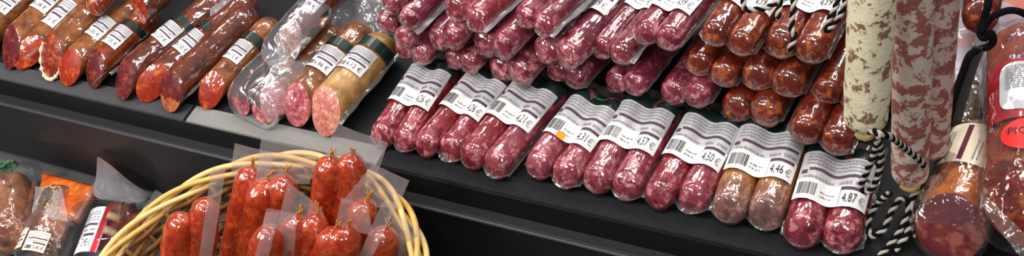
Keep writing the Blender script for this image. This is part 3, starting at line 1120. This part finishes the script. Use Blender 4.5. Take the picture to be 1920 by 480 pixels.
# ------------------------------------------------------------------ right end: loin, large chorizo, divider, cord
# loin
a = at(1782, 428, w=.046)
b = at(1858, 238, w=.047)
m = frame(a, b - a, Vector((0, 0, 1)))
m.translation = a - (m.to_3x3() @ Vector((0, 0, 1))) * .042
t = thing('loin_pack', 'cured loin in clear film with a cream label, its cut face at the bottom right', 'cured loin', m)
Ln = (b - a).length
sausage('loin', M['loin_rind'], t, Ln, .042, 0, .042, seed=41, k=.55, front='cut', cut_mat=M['cut_loin'], lump=.05, n=40)
s = single_surf(.0445, 0, Ln)
x0, x1 = -.050, .016
vs, fs = drape(s, x0, x1, Ln * .40, Ln * .78, 20, 10, .002)
lb = obj('label', vs, fs, M['paper_cream'], t)
mb = Mb()
for (s0, s1, t0, t1, mi) in ((.45, .55, .06, .94, 0), (.10, .13, .1, .5, 1), (.10, .13, .58, .85, 1), (.2, .22, .1, .8, 1), (.72, .745, .1, .6, 1), (.8, .82, .1, .9, 1), (.88, .9, .2, .7, 1)):
    q = []
    for tt in [t0 + (t1 - t0) * i / 8 for i in range(9)]:
        for ss in (s0, s1):
            q.append(s(x0 + (x1 - x0) * ss, Ln * (.40 + .38 * tt)) + Vector((0, 0, .0027)))
    mb.add(q, [(i * 2, i * 2 + 1, i * 2 + 3, i * 2 + 2) for i in range(8)], mi)
mb.build('printing', [M['ink_maroon'], M['ink_grey']], lb, False)
hull(t, .042, [0], Ln * .98, -.02, 1.14, seed=9, mat='film', k=.5)
seam(t, .042, .048, Ln * .9, y0=.03, w=.02, z=.055, seed=4, mat='film_crumpled')

# herb sausage
a = at(1800, 268, w=.03)
b = at(1836, 170, w=.03)
m = frame(a, b - a, Vector((0, 0, 1)))
m.translation = a - (m.to_3x3() @ Vector((0, 0, 1))) * .03
t = thing('herb_sausage', 'dark herb-crusted sausage in a clear bag behind the cream loin label', 'sausage', m)
sausage('sausage', M['herb_crust'], t, .17, .03, 0, .03, seed=4, lump=.06)
hull(t, .03, [0], .2, -.02, 1.12, seed=19, mat='film', k=.3)

# large chorizo
a = at(1924, 372, w=.118)
b = at(1920, 62, w=.105)
m = frame(a, b - a, (CAM - a))
t = thing('large_chorizo', 'large chorizo in a clear bag with crimson label and round red sticker', 'chorizo', m)
Lc = (b - a).length
RC = .046
sausage('chorizo', M['chorizo_big'], t, Lc, RC, 0, 0, seed=61, k=.75, front='cut', cut_mat=M['cut_marbled'], lump=.05, n=40, rear_len=.05)


def s_c(x, y):
    aa = max(-1.45, min(1.45, x / RC))
    return Vector((RC * 1.05 * math.sin(aa), y, RC * 1.05 * math.cos(aa)))


def locy(px, py):
    """Height along the large chorizo of the point of its axis seen at a picture point (authoring aid)."""
    p = m.inverted() @ at(px, py, w=.15)
    return p.y


y_s, y_r0, y_r1 = locy(1905, 268), locy(1880, 232), locy(1880, 118)
vs, fs = drape(s_c, -.045, .060, y_r0, y_r1, 30, 12, .004)
cr = obj('label', vs, fs, M['card_crimson'], t)
cr['label'] = 'crimson label'
pv, pf = [], []
n = 40
xa, xb = -.028, .046
ya, yb = y_r0 + .012, y_r1 - .006
cxm, cym = (xa + xb) / 2, (ya + yb) / 2
pv.append(s_c(cxm, cym) + Vector((0, 0, .0055)))
for q in (.5, 1):
    for j in range(n):
        an = 2 * PI * j / n
        ex = lambda c: math.copysign(abs(c) ** .4, c)
        pv.append(s_c(cxm + ex(math.cos(an)) * (xb - xa) / 2 * q, cym + ex(math.sin(an)) * (yb - ya) / 2 * q) + Vector((0, 0, .0055)))
for j in range(n):
    pf.append((0, 1 + j, 1 + (j + 1) % n))
    pf.append((1 + j, 1 + n + j, 1 + n + (j + 1) % n, 1 + (j + 1) % n))
wl = obj('paper_panel', pv, pf, M['paper'], cr)
mb = Mb()
g = random.Random(5)
yy = ya + .035
while yy < yb - .006:
    x = xa + .007
    while x < xb - .01:
        ln = g.uniform(.003, .009)
        q = [s_c(x, yy), s_c(x + ln, yy), s_c(x + ln, yy + .0014), s_c(x, yy + .0014)]
        mb.add([p + Vector((0, 0, .0062)) for p in q], [(0, 1, 2, 3)])
        x += ln + .0016
    yy += .0036
mb.build('printing', M['ink_grey'], wl, False)
pv = [s_c(.004, y_s) + Vector((0, 0, .006))]
pf = []
for q in (.33, .66, 1):
    for j in range(n):
        an = 2 * PI * j / n
        pv.append(s_c(.004 + math.cos(an) * .030 * q, y_s + math.sin(an) * .024 * q) + Vector((0, 0, .006)))
for j in range(n):
    pf.append((0, 1 + j, 1 + (j + 1) % n))
    for k2 in range(2):
        b0 = 1 + k2 * n
        pf.append((b0 + j, b0 + n + j, b0 + n + (j + 1) % n, b0 + (j + 1) % n))
st = obj('sticker', pv, pf, M['sticker_red'], t)
st['label'] = 'round red sticker'
tv, tf = text_mesh('PICANTE')
mb = Mb()
ca, sa = math.cos(-.05), math.sin(-.05)
mb.add([s_c(-.019 + (v.x * ca - v.y * sa) * .0145, y_s + .0005 + (v.x * sa + v.y * ca) * .0145) + Vector((0, 0, .0068)) for v in tv], tf)
mb.build('lettering', M['ink'], st, False)
hb = hull(t, RC, [0], Lc * 1.05, -.05, 1.16, seed=29, mat='film_clear', k=.5)
for v in hb.data.vertices:
    v.co.z -= RC
# flat bag edge left of it
inv = m.inverted()
pts = [inv @ at(1846, 300, w=.08), inv @ at(1872, 330, w=.1), inv @ at(1872, 30, w=.09), inv @ at(1826, 70, w=.07)]
sheet(pts, 12, 24, 6, .006, M['film_grey'], 'bag_edge', t)
pts = [inv @ at(1842, 392, w=.11), inv @ at(1930, 500, w=.10), inv @ at(1936, 452, w=.12), inv @ at(1848, 366, w=.12)]
sheet(pts, 24, 8, 8, .006, M['film_seam'], 'bag_flap', t)

# pale packs far behind on the right
def blob(name, label, cat, px, py, w, ln, r, mat, dirpx, front='round', cut=None, group=None, bagged='film', hullgrow=1.1):
    a = at(px, py, w=w + r)
    b = at(px + dirpx[0], py + dirpx[1], w=w + r)
    m = frame(a, b - a, Vector((0, 0, 1)))
    m.translation = a - Vector((0, 0, r))
    t = thing(name, label, cat, m, group)
    sausage('meat', mat, t, ln, r, 0, r, seed=int(px), k=.5, front=front, cut_mat=cut, lump=.1)
    if bagged:
        hull(t, r, [0], ln * 1.1, -.02, hullgrow, seed=int(py) + 3, mat=bagged, k=.4)
    return t


blob('chorizo_piece', 'reddish brown chorizo end showing above the black cord knot', 'chorizo', 1836, 42, .09, .16, .024, M['chorizo_dark'], (10, -60), bagged=None)
tag(sheet([at(1792, 150, w=.04), at(1866, 150, w=.04), at(1850, -40, w=.05), at(1796, -40, w=.05)], 18, 24, 13, .012, M['film_grey'], 'plastic_bag', freq=22),
    'milky plastic bag behind the black cord beside the hanging salamis', 'plastic bag')
t = thing('packet', 'pale packet with a pink stripe lying behind the black cord', 'packet', frame(at(1815, 130, w=.006), Vector((.2, 1, 0)), Vector((0, 0, 1))))
vs, fs = [], []
for j in range(11):
    for i in range(13):
        x, y = -.05 + .1 * i / 12, -.06 + .26 * j / 10
        e = (1 - (2 * i / 12 - 1) ** 2) * (1 - (2 * j / 10 - 1) ** 4)
        vs.append((x, y, .002 + .022 * e + .003 * nz((x, y, 0), 40, 3)))
for j in range(10):
    for i in range(12):
        a_ = j * 13 + i
        fs.append((a_, a_ + 1, a_ + 14, a_ + 13))
obj('wrapper', vs, fs, [simple('wrapper_pale', srgb(190, 178, 190), .35, .15, 40, .2, coat=.6), M['pink_sticker']], t, fm=[1 if (i // 12) in (3, 7) else 0 for i in range(len(fs))])
mb = Mb()
p = at(1801, 50, v=.45)
b0 = p - UPV * ((p.z - .001) / UPV.z)
sd = Vector((1, 0, 0))
nv = UPV.cross(sd).normalized()
vs = [b0 + UPV * q + sd * x + nv * y for q in (0, .62) for (x, y) in ((-.009, -.002), (.009, -.002), (.009, .002), (-.009, .002))]
mb.add(vs, [(0, 1, 2, 3), (7, 6, 5, 4), (0, 4, 5, 1), (1, 5, 6, 2), (2, 6, 7, 3), (3, 7, 4, 0)])
tag(mb.build('divider_post', M['post'], None, False), 'narrow grey upright post right behind the hanging salamis', 'post')
# cord and dark strap
twine('cord', [at(1856, -30, v=.27), at(1852, 10, v=.25), at(1842, 46, v=.24), at(1838, 62, v=.235), at(1846, 72, v=.23), at(1858, 62, v=.235), at(1862, 78, v=.235), at(1852, 88, v=.23), at(1838, 92, v=.23), at(1818, 104, v=.22), at(1804, 140, v=.21), at(1790, 180, v=.20), at(1778, 230, v=.19), at(1768, 280, v=.17)],
      'black cord with a knot hanging right of the salamis', 'cord', r=.0036, black=True)
twine('cord', [at(1842, 60, v=.23), at(1848, 46, v=.235), at(1864, 30, v=.235), at(1890, 20, v=.24), at(1912, 22, v=.245), at(1935, 34, v=.25)],
      'black cord end curving from the knot to the photo edge', 'cord', r=.0034, black=True)
mb = Mb()
q = spline([at(1836, 88, v=.228), at(1816, 140, v=.215), at(1800, 195, v=.20), at(1782, 250, v=.19)], 8)
vs, fs = [], []
for p in q:
    vs += [p + Vector((-.0075, 0, 0)), p + Vector((.0075, 0, .002))]
fs = [(i * 2, i * 2 + 1, i * 2 + 3, i * 2 + 2) for i in range(len(q) - 1)]
tag(obj('strap', vs, fs, M['mat_grey'], None), 'flat dark grey strap hanging slantwise below the cord knot', 'strap')

# ------------------------------------------------------------------ basket
BC = Vector((-.324, -.3285, .022))
BR = .272
BH = .282
bk = thing('wicker_basket', 'round wicker basket with pale rim holding orange chorizo packs', 'basket', Matrix.Translation(Vector((BC.x, BC.y, -.2995))))
RZ = BC.z + .2995


def ring(rad, z, amp=0, cyc=0, ph=0, n=180, zamp=0):
    out = []
    for i in range(n):
        a = 2 * PI * i / n
        rr = rad + amp * math.sin(cyc * a + ph)
        out.append((rr * math.cos(a), rr * math.sin(a), z + zamp * math.cos(cyc * a + ph)))
    return out


for q in range(4):                                      # rim: four canes twisted loosely together
    mb = Mb()
    mb.tube(ring(BR, RZ, .0105, 5, q * PI / 2, 220, .0100), .0047, 8, closed=True)
    mb.build('rim_cane', M['wicker_pale' if q % 2 else 'wicker'], bk)
mb = Mb()
NS = 40
lev = 26
for i in range(lev):
    f = i / (lev - 1)
    rad = .165 + (BR - .012 - .165) * f ** .8
    n = NS * 5
    pts = []
    for k_ in range(n):
        a = 2 * PI * k_ / n
        s_ = math.cos(NS / 2 * a + PI * (i % 2))
        rr = rad + .0042 * s_
        pts.append((rr * math.cos(a), rr * math.sin(a), .008 + (RZ - .018) * f))
    mb.tube(pts, .0046, 6, closed=True)
mb.build('woven_wall', M['wicker_dark'], bk)
mb = Mb()
for i in range(NS):
    a = 2 * PI * i / NS
    mb.tube([((.165 + (BR - .012 - .165) * f ** .8) * math.cos(a), (.165 + (BR - .012 - .165) * f ** .8) * math.sin(a), .008 + (RZ - .012) * f) for f in [k_ / 10 for k_ in range(11)]], .004, 6)
mb.build('stakes', M['wicker_dark'], bk)
mb = Mb()
n = 48
mb.add([(0, 0, .006)] + [(.167 * math.cos(2 * PI * j / n), .167 * math.sin(2 * PI * j / n), .006) for j in range(n)], [(0, 1 + j, 1 + (j + 1) % n) for j in range(n)])
mb.build('basket_base', M['wicker_dark'], bk)

# chorizo packs in the basket


def fresh(label, tops, bot, w_top, w_bot, r, filmq=None, seed=0, roll=0, tie=True, strip=None, one=False, facing=None):
    """tops: px of each sausage's top end; bot: px of the first one's lower end; filmq: px corners of the flat vacuum film."""
    a = at(*bot, w=w_bot)
    b = at(*tops[0], w=w_top)
    toc = CAM - b
    m = frame(a, b - a, toc, roll)
    t = thing('chorizo_pack', label, 'chorizo pack', m, 'fresh chorizo packs in the wicker basket')
    L = (b - a).length
    inv = m.inverted()
    for q, tp in enumerate(tops):
        p = inv @ at(*tp, w=w_top)
        dy = p.y - L
        o = sausage('sausage', M['chorizo_fresh'], t, L + .5 * r, r, p.x, 0, seed=seed + q * 7, k=0, lump=.16, rear='nip', rear_len=r * 1.5, rough=.035, n=40)
        for v in o.data.vertices:
            v.co.y += dy
        if tie:
            mb = Mb()
            g = random.Random(seed + q)
            for s_ in range(4):
                e = Vector((p.x + g.uniform(-.006, .006), L + dy + .5 * r + g.uniform(.008, .024), g.uniform(-.002, .006)))
                mb.tube(spline([(p.x, L + dy + .42 * r, 0), (p.x + g.uniform(-.003, .003), L + dy + .5 * r + .006, .002), e], 4), .0011, 5)
            mb.build('tie', M['tie'], t)
    if filmq:
        pts = []
        for (x, y) in filmq:
            dd = R0 * ((x - 960) / F) + R1 * ((y - 240) / F) + R2
            # meet the plane through the pack's axis facing the camera
            zn = m.to_3x3() @ Vector((0, 0, 1))
            k_ = (b - CAM).dot(zn) / dd.dot(zn)
            pts.append(inv @ (CAM + dd * k_))
        off = Vector((0, 0, .001))
        sheet([p + off for p in pts], 18, 18, seed, .003, M['film_vacuum'], 'film', t, 20)
    if strip:
        pts = []
        for (x, y) in strip:
            dd = R0 * ((x - 960) / F) + R1 * ((y - 240) / F) + R2
            zn = m.to_3x3() @ Vector((0, 0, 1))
            k_ = (b + zn * r * 1.15 - CAM).dot(zn) / dd.dot(zn)
            pts.append(inv @ (CAM + dd * k_))
        sheet(pts, 8, 24, seed + 1, .0015, M['film_vacuum'], 'film_edge', t, 20)
    return t


fresh('tall twin chorizo pack standing highest in the basket under a square of clear film', [(620, 306), (658, 312)], (596, 470), .10, -.04, .023,
      [(600, 330), (700, 345), (728, 268), (628, 230)], 3)
fresh('twin chorizo pack at the back of the basket with a glinting film top', [(470, 324)], (432, 500), .045, -.10, .023,
      [(432, 330), (508, 345), (512, 284), (440, 268)], 13)
fresh('large twin chorizo pack left of centre in the basket with straw ties showing', [(500, 348), (532, 344)], (448, 520), .055, -.09, .0245,
      [(478, 345), (580, 345), (598, 286), (490, 258)], 23)
fresh('twin chorizo pack leaning on the left basket side with a film edge across', [(386, 384), (336, 424)], (366, 540), .06, -.06, .0235, None, 33,
      strip=[(372, 490), (396, 490), (424, 312), (396, 316)], tie=False)
fresh('chorizo pack against the right rim of the basket behind a big film corner', [(686, 386)], (640, 520), .05, -.08, .0235,
      [(640, 380), (744, 392), (768, 338), (700, 306)], 43)
fresh('twin chorizo pack in the middle of the basket with curly orange ties', [(556, 418), (590, 424)], (530, 560), .065, -.05, .024,
      [(520, 420), (618, 440), (604, 390), (540, 340)], 53)
fresh('single chorizo pack at the front of the basket under a pale film strip', [(508, 436)], (474, 560), .085, -.03, .024,
      [(478, 480), (552, 480), (556, 400), (500, 390)], 63, tie=False, strip=[(476, 490), (502, 490), (524, 398), (498, 396)])
fresh('lumpy chorizo pack at the front of the basket, right of the middle pack', [(652, 436), (624, 452)], (616, 560), .08, -.04, .025,
      [(628, 430), (700, 440), (690, 388), (640, 368)], 73)
fresh('chorizo pack lowest on the right of the basket, its film corner poking past the rim', [(722, 440)], (690, 560), .045, -.07, .025,
      [(700, 500), (776, 500), (794, 436), (730, 392)], 83, strip=[(664, 500), (690, 500), (744, 384), (716, 380)])

# ------------------------------------------------------------------ packs on the lower shelf at the left
LW = -.2995
# ham lump
a = at(24, 452, w=LW + .055)
b = at(34, 350, w=LW + .058)
m = frame(a, b - a, Vector((0, 0, 1)))
m.translation = a - (m.to_3x3() @ Vector((0, 0, 1))) * .05
t = thing('ham_piece', 'brown ham piece in shiny film with a greenish tied top, at the photo edge', 'ham', m)
sausage('ham', M['ham_brown'], t, (b - a).length + .03, .05, -.015, .05, seed=5, lump=.14, n=40, rear_len=.05)
hull(t, .05, [0], (b - a).length + .05, -.02, 1.1, seed=91, mat='film_clear', k=.2)
mb = Mb()
g = random.Random(2)
for i in range(9):
    mb.tube(spline([(-.015 + g.uniform(-.02, .02), (b - a).length + .012, .06 + g.uniform(0, .02)), (-.015 + g.uniform(-.03, .03), (b - a).length + .035, .075 + g.uniform(0, .01)), (-.015 + g.uniform(-.035, .035), (b - a).length + .03 + g.uniform(-.01, .01), .095)], 4), .003, 5)
mb.build('green_tie', M['ink_green'], t)


def slab(name, label, cat, corners, w, thick, side, top, seed, group=None):
    """Cut slab with rounded edges, corners in picture points on its top."""
    P = [at(*c, w=w) for c in corners]
    ctr = sum(P, Vector()) / 4
    t = thing(name, label, cat, Matrix.Translation(ctr - Vector((0, 0, thick))), group)
    vs, fs, fm = [], [], []
    N = 14
    for j in range(N + 1):
        for i in range(N + 1):
            s_, q_ = i / N, j / N
            p = (P[0] * (1 - s_) + P[1] * s_) * (1 - q_) + (P[3] * (1 - s_) + P[2] * s_) * q_ - ctr
            e = min(s_, 1 - s_, q_, 1 - q_)
            vs.append(Vector((p.x, p.y, thick - .006 * max(0, 1 - e * 8) ** 2 + .004 * nz(p, 50, seed))))
    for j in range(N):
        for i in range(N):
            a_ = j * (N + 1) + i
            fs.append((a_, a_ + 1, a_ + N + 2, a_ + N + 1))
            pz = vs[a_]
            fm.append(0)
    per = [i for i in range(N + 1)] + [(j * (N + 1)) + N for j in range(1, N + 1)] + [N * (N + 1) + i for i in range(N - 1, -1, -1)] + [j * (N + 1) for j in range(N - 1, 0, -1)]
    b0 = len(vs)
    for i in per:
        v = vs[i]
        vs.append(Vector((v.x * 1.01, v.y * 1.01, thick * .5)))
    b1 = len(vs)
    for i in per:
        v = vs[i]
        vs.append(Vector((v.x * .98, v.y * .98, .001)))
    K = len(per)
    for j in range(K):
        fs.append((per[j], b0 + j, b0 + (j + 1) % K, per[(j + 1) % K]))
        fs.append((b0 + j, b1 + j, b1 + (j + 1) % K, b0 + (j + 1) % K))
        fm += [1, 1]
    fs.append(tuple(b1 + j for j in range(K - 1, -1, -1)))
    fm.append(1)
    obj('meat', vs, fs, [top, side], t, fm=fm, attr=[.6] * len(vs))
    return t, ctr - Vector((0, 0, thick))


t, o_ = slab('bacon_slab', 'square orange paprika bacon slab in film, standing behind the brown meat', 'bacon', [(66, 388), (136, 408), (178, 346), (76, 320)], -.215, .03, M['lard_pink'], M['lard_orange'], 3)
t.matrix_world = W @ Matrix.Translation(o_)
sheet([at(60, 400, w=-.205) - o_, at(128, 416, w=-.208) - o_, at(116, 352, w=-.207) - o_, at(66, 350, w=-.206) - o_], 12, 12, 3, .004, M['film_vacuum'], 'film', t)
sheet([at(136, 412, w=-.212) - o_, at(146, 408, w=-.212) - o_, at(186, 340, w=-.205) - o_, at(176, 342, w=-.205) - o_], 4, 12, 3, .003, M['film_seam'], 'film_seam', t)

# brown meat with two labels
a = at(78, 478, w=LW + .048)
b = at(114, 394, w=LW + .048)
m = frame(a, b - a, Vector((0, 0, 1)))
m.translation = a - (m.to_3x3() @ Vector((0, 0, 1))) * .045
t = thing('cured_meat', 'brown cured meat with herbs in film under two cream labels', 'cured meat', m)
Lm = (b - a).length + .05
sausage('meat', M['ham_brown'], t, Lm, .045, 0, .045, seed=25, lump=.16, n=40)
s = single_surf(.046, 0, Lm)
for (xa_, xb_, l0, l1, sd_) in ((-.052, -.008, -.012, .032, 1), (-.002, .040, -.020, .024, 2)):
    vs, fs = drape(s, xa_, xb_, l0, l1, 12, 8, .004)
    lb = obj('label', vs, fs, M['paper_cream'], t)
    printing(s, xa_, xb_, l0, l1, '5,40', lb, .0047, seed=sd_, style='narrow')
mb = Mb()
g = random.Random(9)
for i in range(60):
    x, y = g.uniform(-.03, .035), g.uniform(Lm * .5, Lm * .85)
    p = s(x, y) + Vector((0, 0, .001))
    mb.box((p.x - .002, p.y - .0015, p.z - .001), (p.x + .002, p.y + .0015, p.z + .0012))
mb.build('herbs', M['casing_knot'], t, False)
hull(t, .045, [0], Lm * 1.05, -.035, 1.1, seed=71, mat='film', k=.3)

# chorizo pack with white label and fin
a = at(190, 470, w=LW + .044)
b = at(226, 372, w=LW + .044)
m = frame(a, b - a, Vector((0, 0, 1)))
m.translation = a - (m.to_3x3() @ Vector((0, 0, 1))) * .04
t = thing('chorizo_pack', 'chorizo pack on the lower shelf with a stiff clear bag fin and maroon label', 'chorizo pack', m)
Lk = (b - a).length - .004
sausage('sausage', M['chorizo_rust'], t, Lk, .032, .014, .04, seed=35, lump=.12, k=.2)
sausage('sausage', M['chorizo_rust'], t, Lk * .7, .028, .066, .034, seed=36, lump=.12, k=.2)
s = single_surf(.041, 0, Lk)
vs, fs = drape(s, -.062, .024, -.03, .072, 14, 10, .004)
lb = obj('label', vs, fs, [M['paper'], M['card_crimson']], t, fm=[1 if (i % 14) in (12, 13) else 0 for i in range(len(fs))])
printing(s, -.058, .010, -.025, .066, '3,95', lb, .0047, seed=4, style='pack')
for q, (x, y) in enumerate(((.020, .044), (.024, .012))):
    vs, fs = drape(s, x, x + .026, y, y + .018, 6, 4, .0055)
    stk = obj('sticker', vs, fs, [M['pink_sticker'], M['cream_sticker']], t, fm=[1 if 6 <= i < 18 else 0 for i in range(len(fs))])
hull(t, .04, [-.02, .05], Lk * .99, -.03, 1.1, seed=51, mat='film_clear', k=.3)
inv = m.inverted()
vs = []
P = [[(168, 372), (210, 376), (262, 384), (284, 366)], [(180, 340), (206, 346), (244, 352), (270, 356)], [(182, 306), (200, 318), (226, 330), (250, 346)], [(181, 292), (188, 296), (204, 306), (222, 322)]]
for r_i, row in enumerate(P):
    for (x, y) in row:
        vs.append(inv @ at(x, y, w=-.225 + .03 * r_i + (.012 if x in (206, 210, 200) else 0)))
fs = [(j * 4 + i, j * 4 + i + 1, j * 4 + i + 5, j * 4 + i + 4) for j in range(3) for i in range(3)]
fin = obj('bag_fin', vs, fs, M['film_grey'], t)
md = fin.modifiers.new('smooth', 'SUBSURF')
md.levels = md.render_levels = 3
tag(sheet([at(262, 400, w=-.26), at(330, 392, w=-.26), at(336, 350, w=-.235), at(292, 354, w=-.235)], 14, 12, 23, .006, M['film_vacuum'], 'plastic_bag'),
    'bluish clear bag corner between the basket rim and the riser', 'plastic bag')

# ------------------------------------------------------------------ light


def area(name, loc, target, size, power, col=(1, 1, 1), size_y=None):
    d = bpy.data.lights.new(name, 'AREA')
    d.energy = power
    d.color = col
    d.size = size
    if size_y:
        d.shape = 'RECTANGLE'
        d.size_y = size_y
    o = bpy.data.objects.new(name, d)
    C.objects.link(o)
    o.location = loc
    o.rotation_euler = (Vector(target) - Vector(loc)).to_track_quat('-Z', 'Y').to_euler()
    return o


for i, x in enumerate((-1.7, -1.2, -.75, -.3, .15, .6, 1.05)):
    area('spot_and_fill', (x + .1, .82 + .22 * (i % 2), 2.75), (x, .1, .95), .27, 5.6, (1, .96, .91))
for i, x in enumerate((-1.3, -.55, .2, .95)):
    area('spot_and_fill', (x, -.45, 2.85), (x, .1, .95), .34, 9.5, (1, .97, .94))
area('spot_and_fill', (-.9, -1.5, 2.5), (-.5, -.3, .8), .4, 12, (1, .95, .9))  # added front fill on the basket side, not a shop lamp
area('spot_and_fill', (.9, -1.7, 2.5), (.5, 0, 1.0), .4, 12, (1, .96, .92))  # added front fill for the right half and the hanging salamis
area('spot_and_fill', (-1.45, -.75, 1.9), (-1.1, -.25, .65), .3, 18, (1, .96, .92))  # low fill, added only to brighten the packs at lower left
area('ceiling_tube', (.3, 2.0, 2.5), (.2, .3, 1.0), 2.4, 7, (.68, .78, 1), .12)
wd = bpy.data.worlds.new('world')
bpy.context.scene.world = wd
wd.use_nodes = True
wd.node_tree.nodes['Background'].inputs[0].default_value = (.9, .92, 1, 1)
wd.node_tree.nodes['Background'].inputs[1].default_value = .07
sc = bpy.context.scene
sc.view_settings.view_transform = 'Standard'
sc.view_settings.look = 'None'
sc.view_settings.gamma = .92
sc.cycles.transparent_max_bounces = 24
sc.cycles.max_bounces = 8
sc.cycles.use_denoising = True
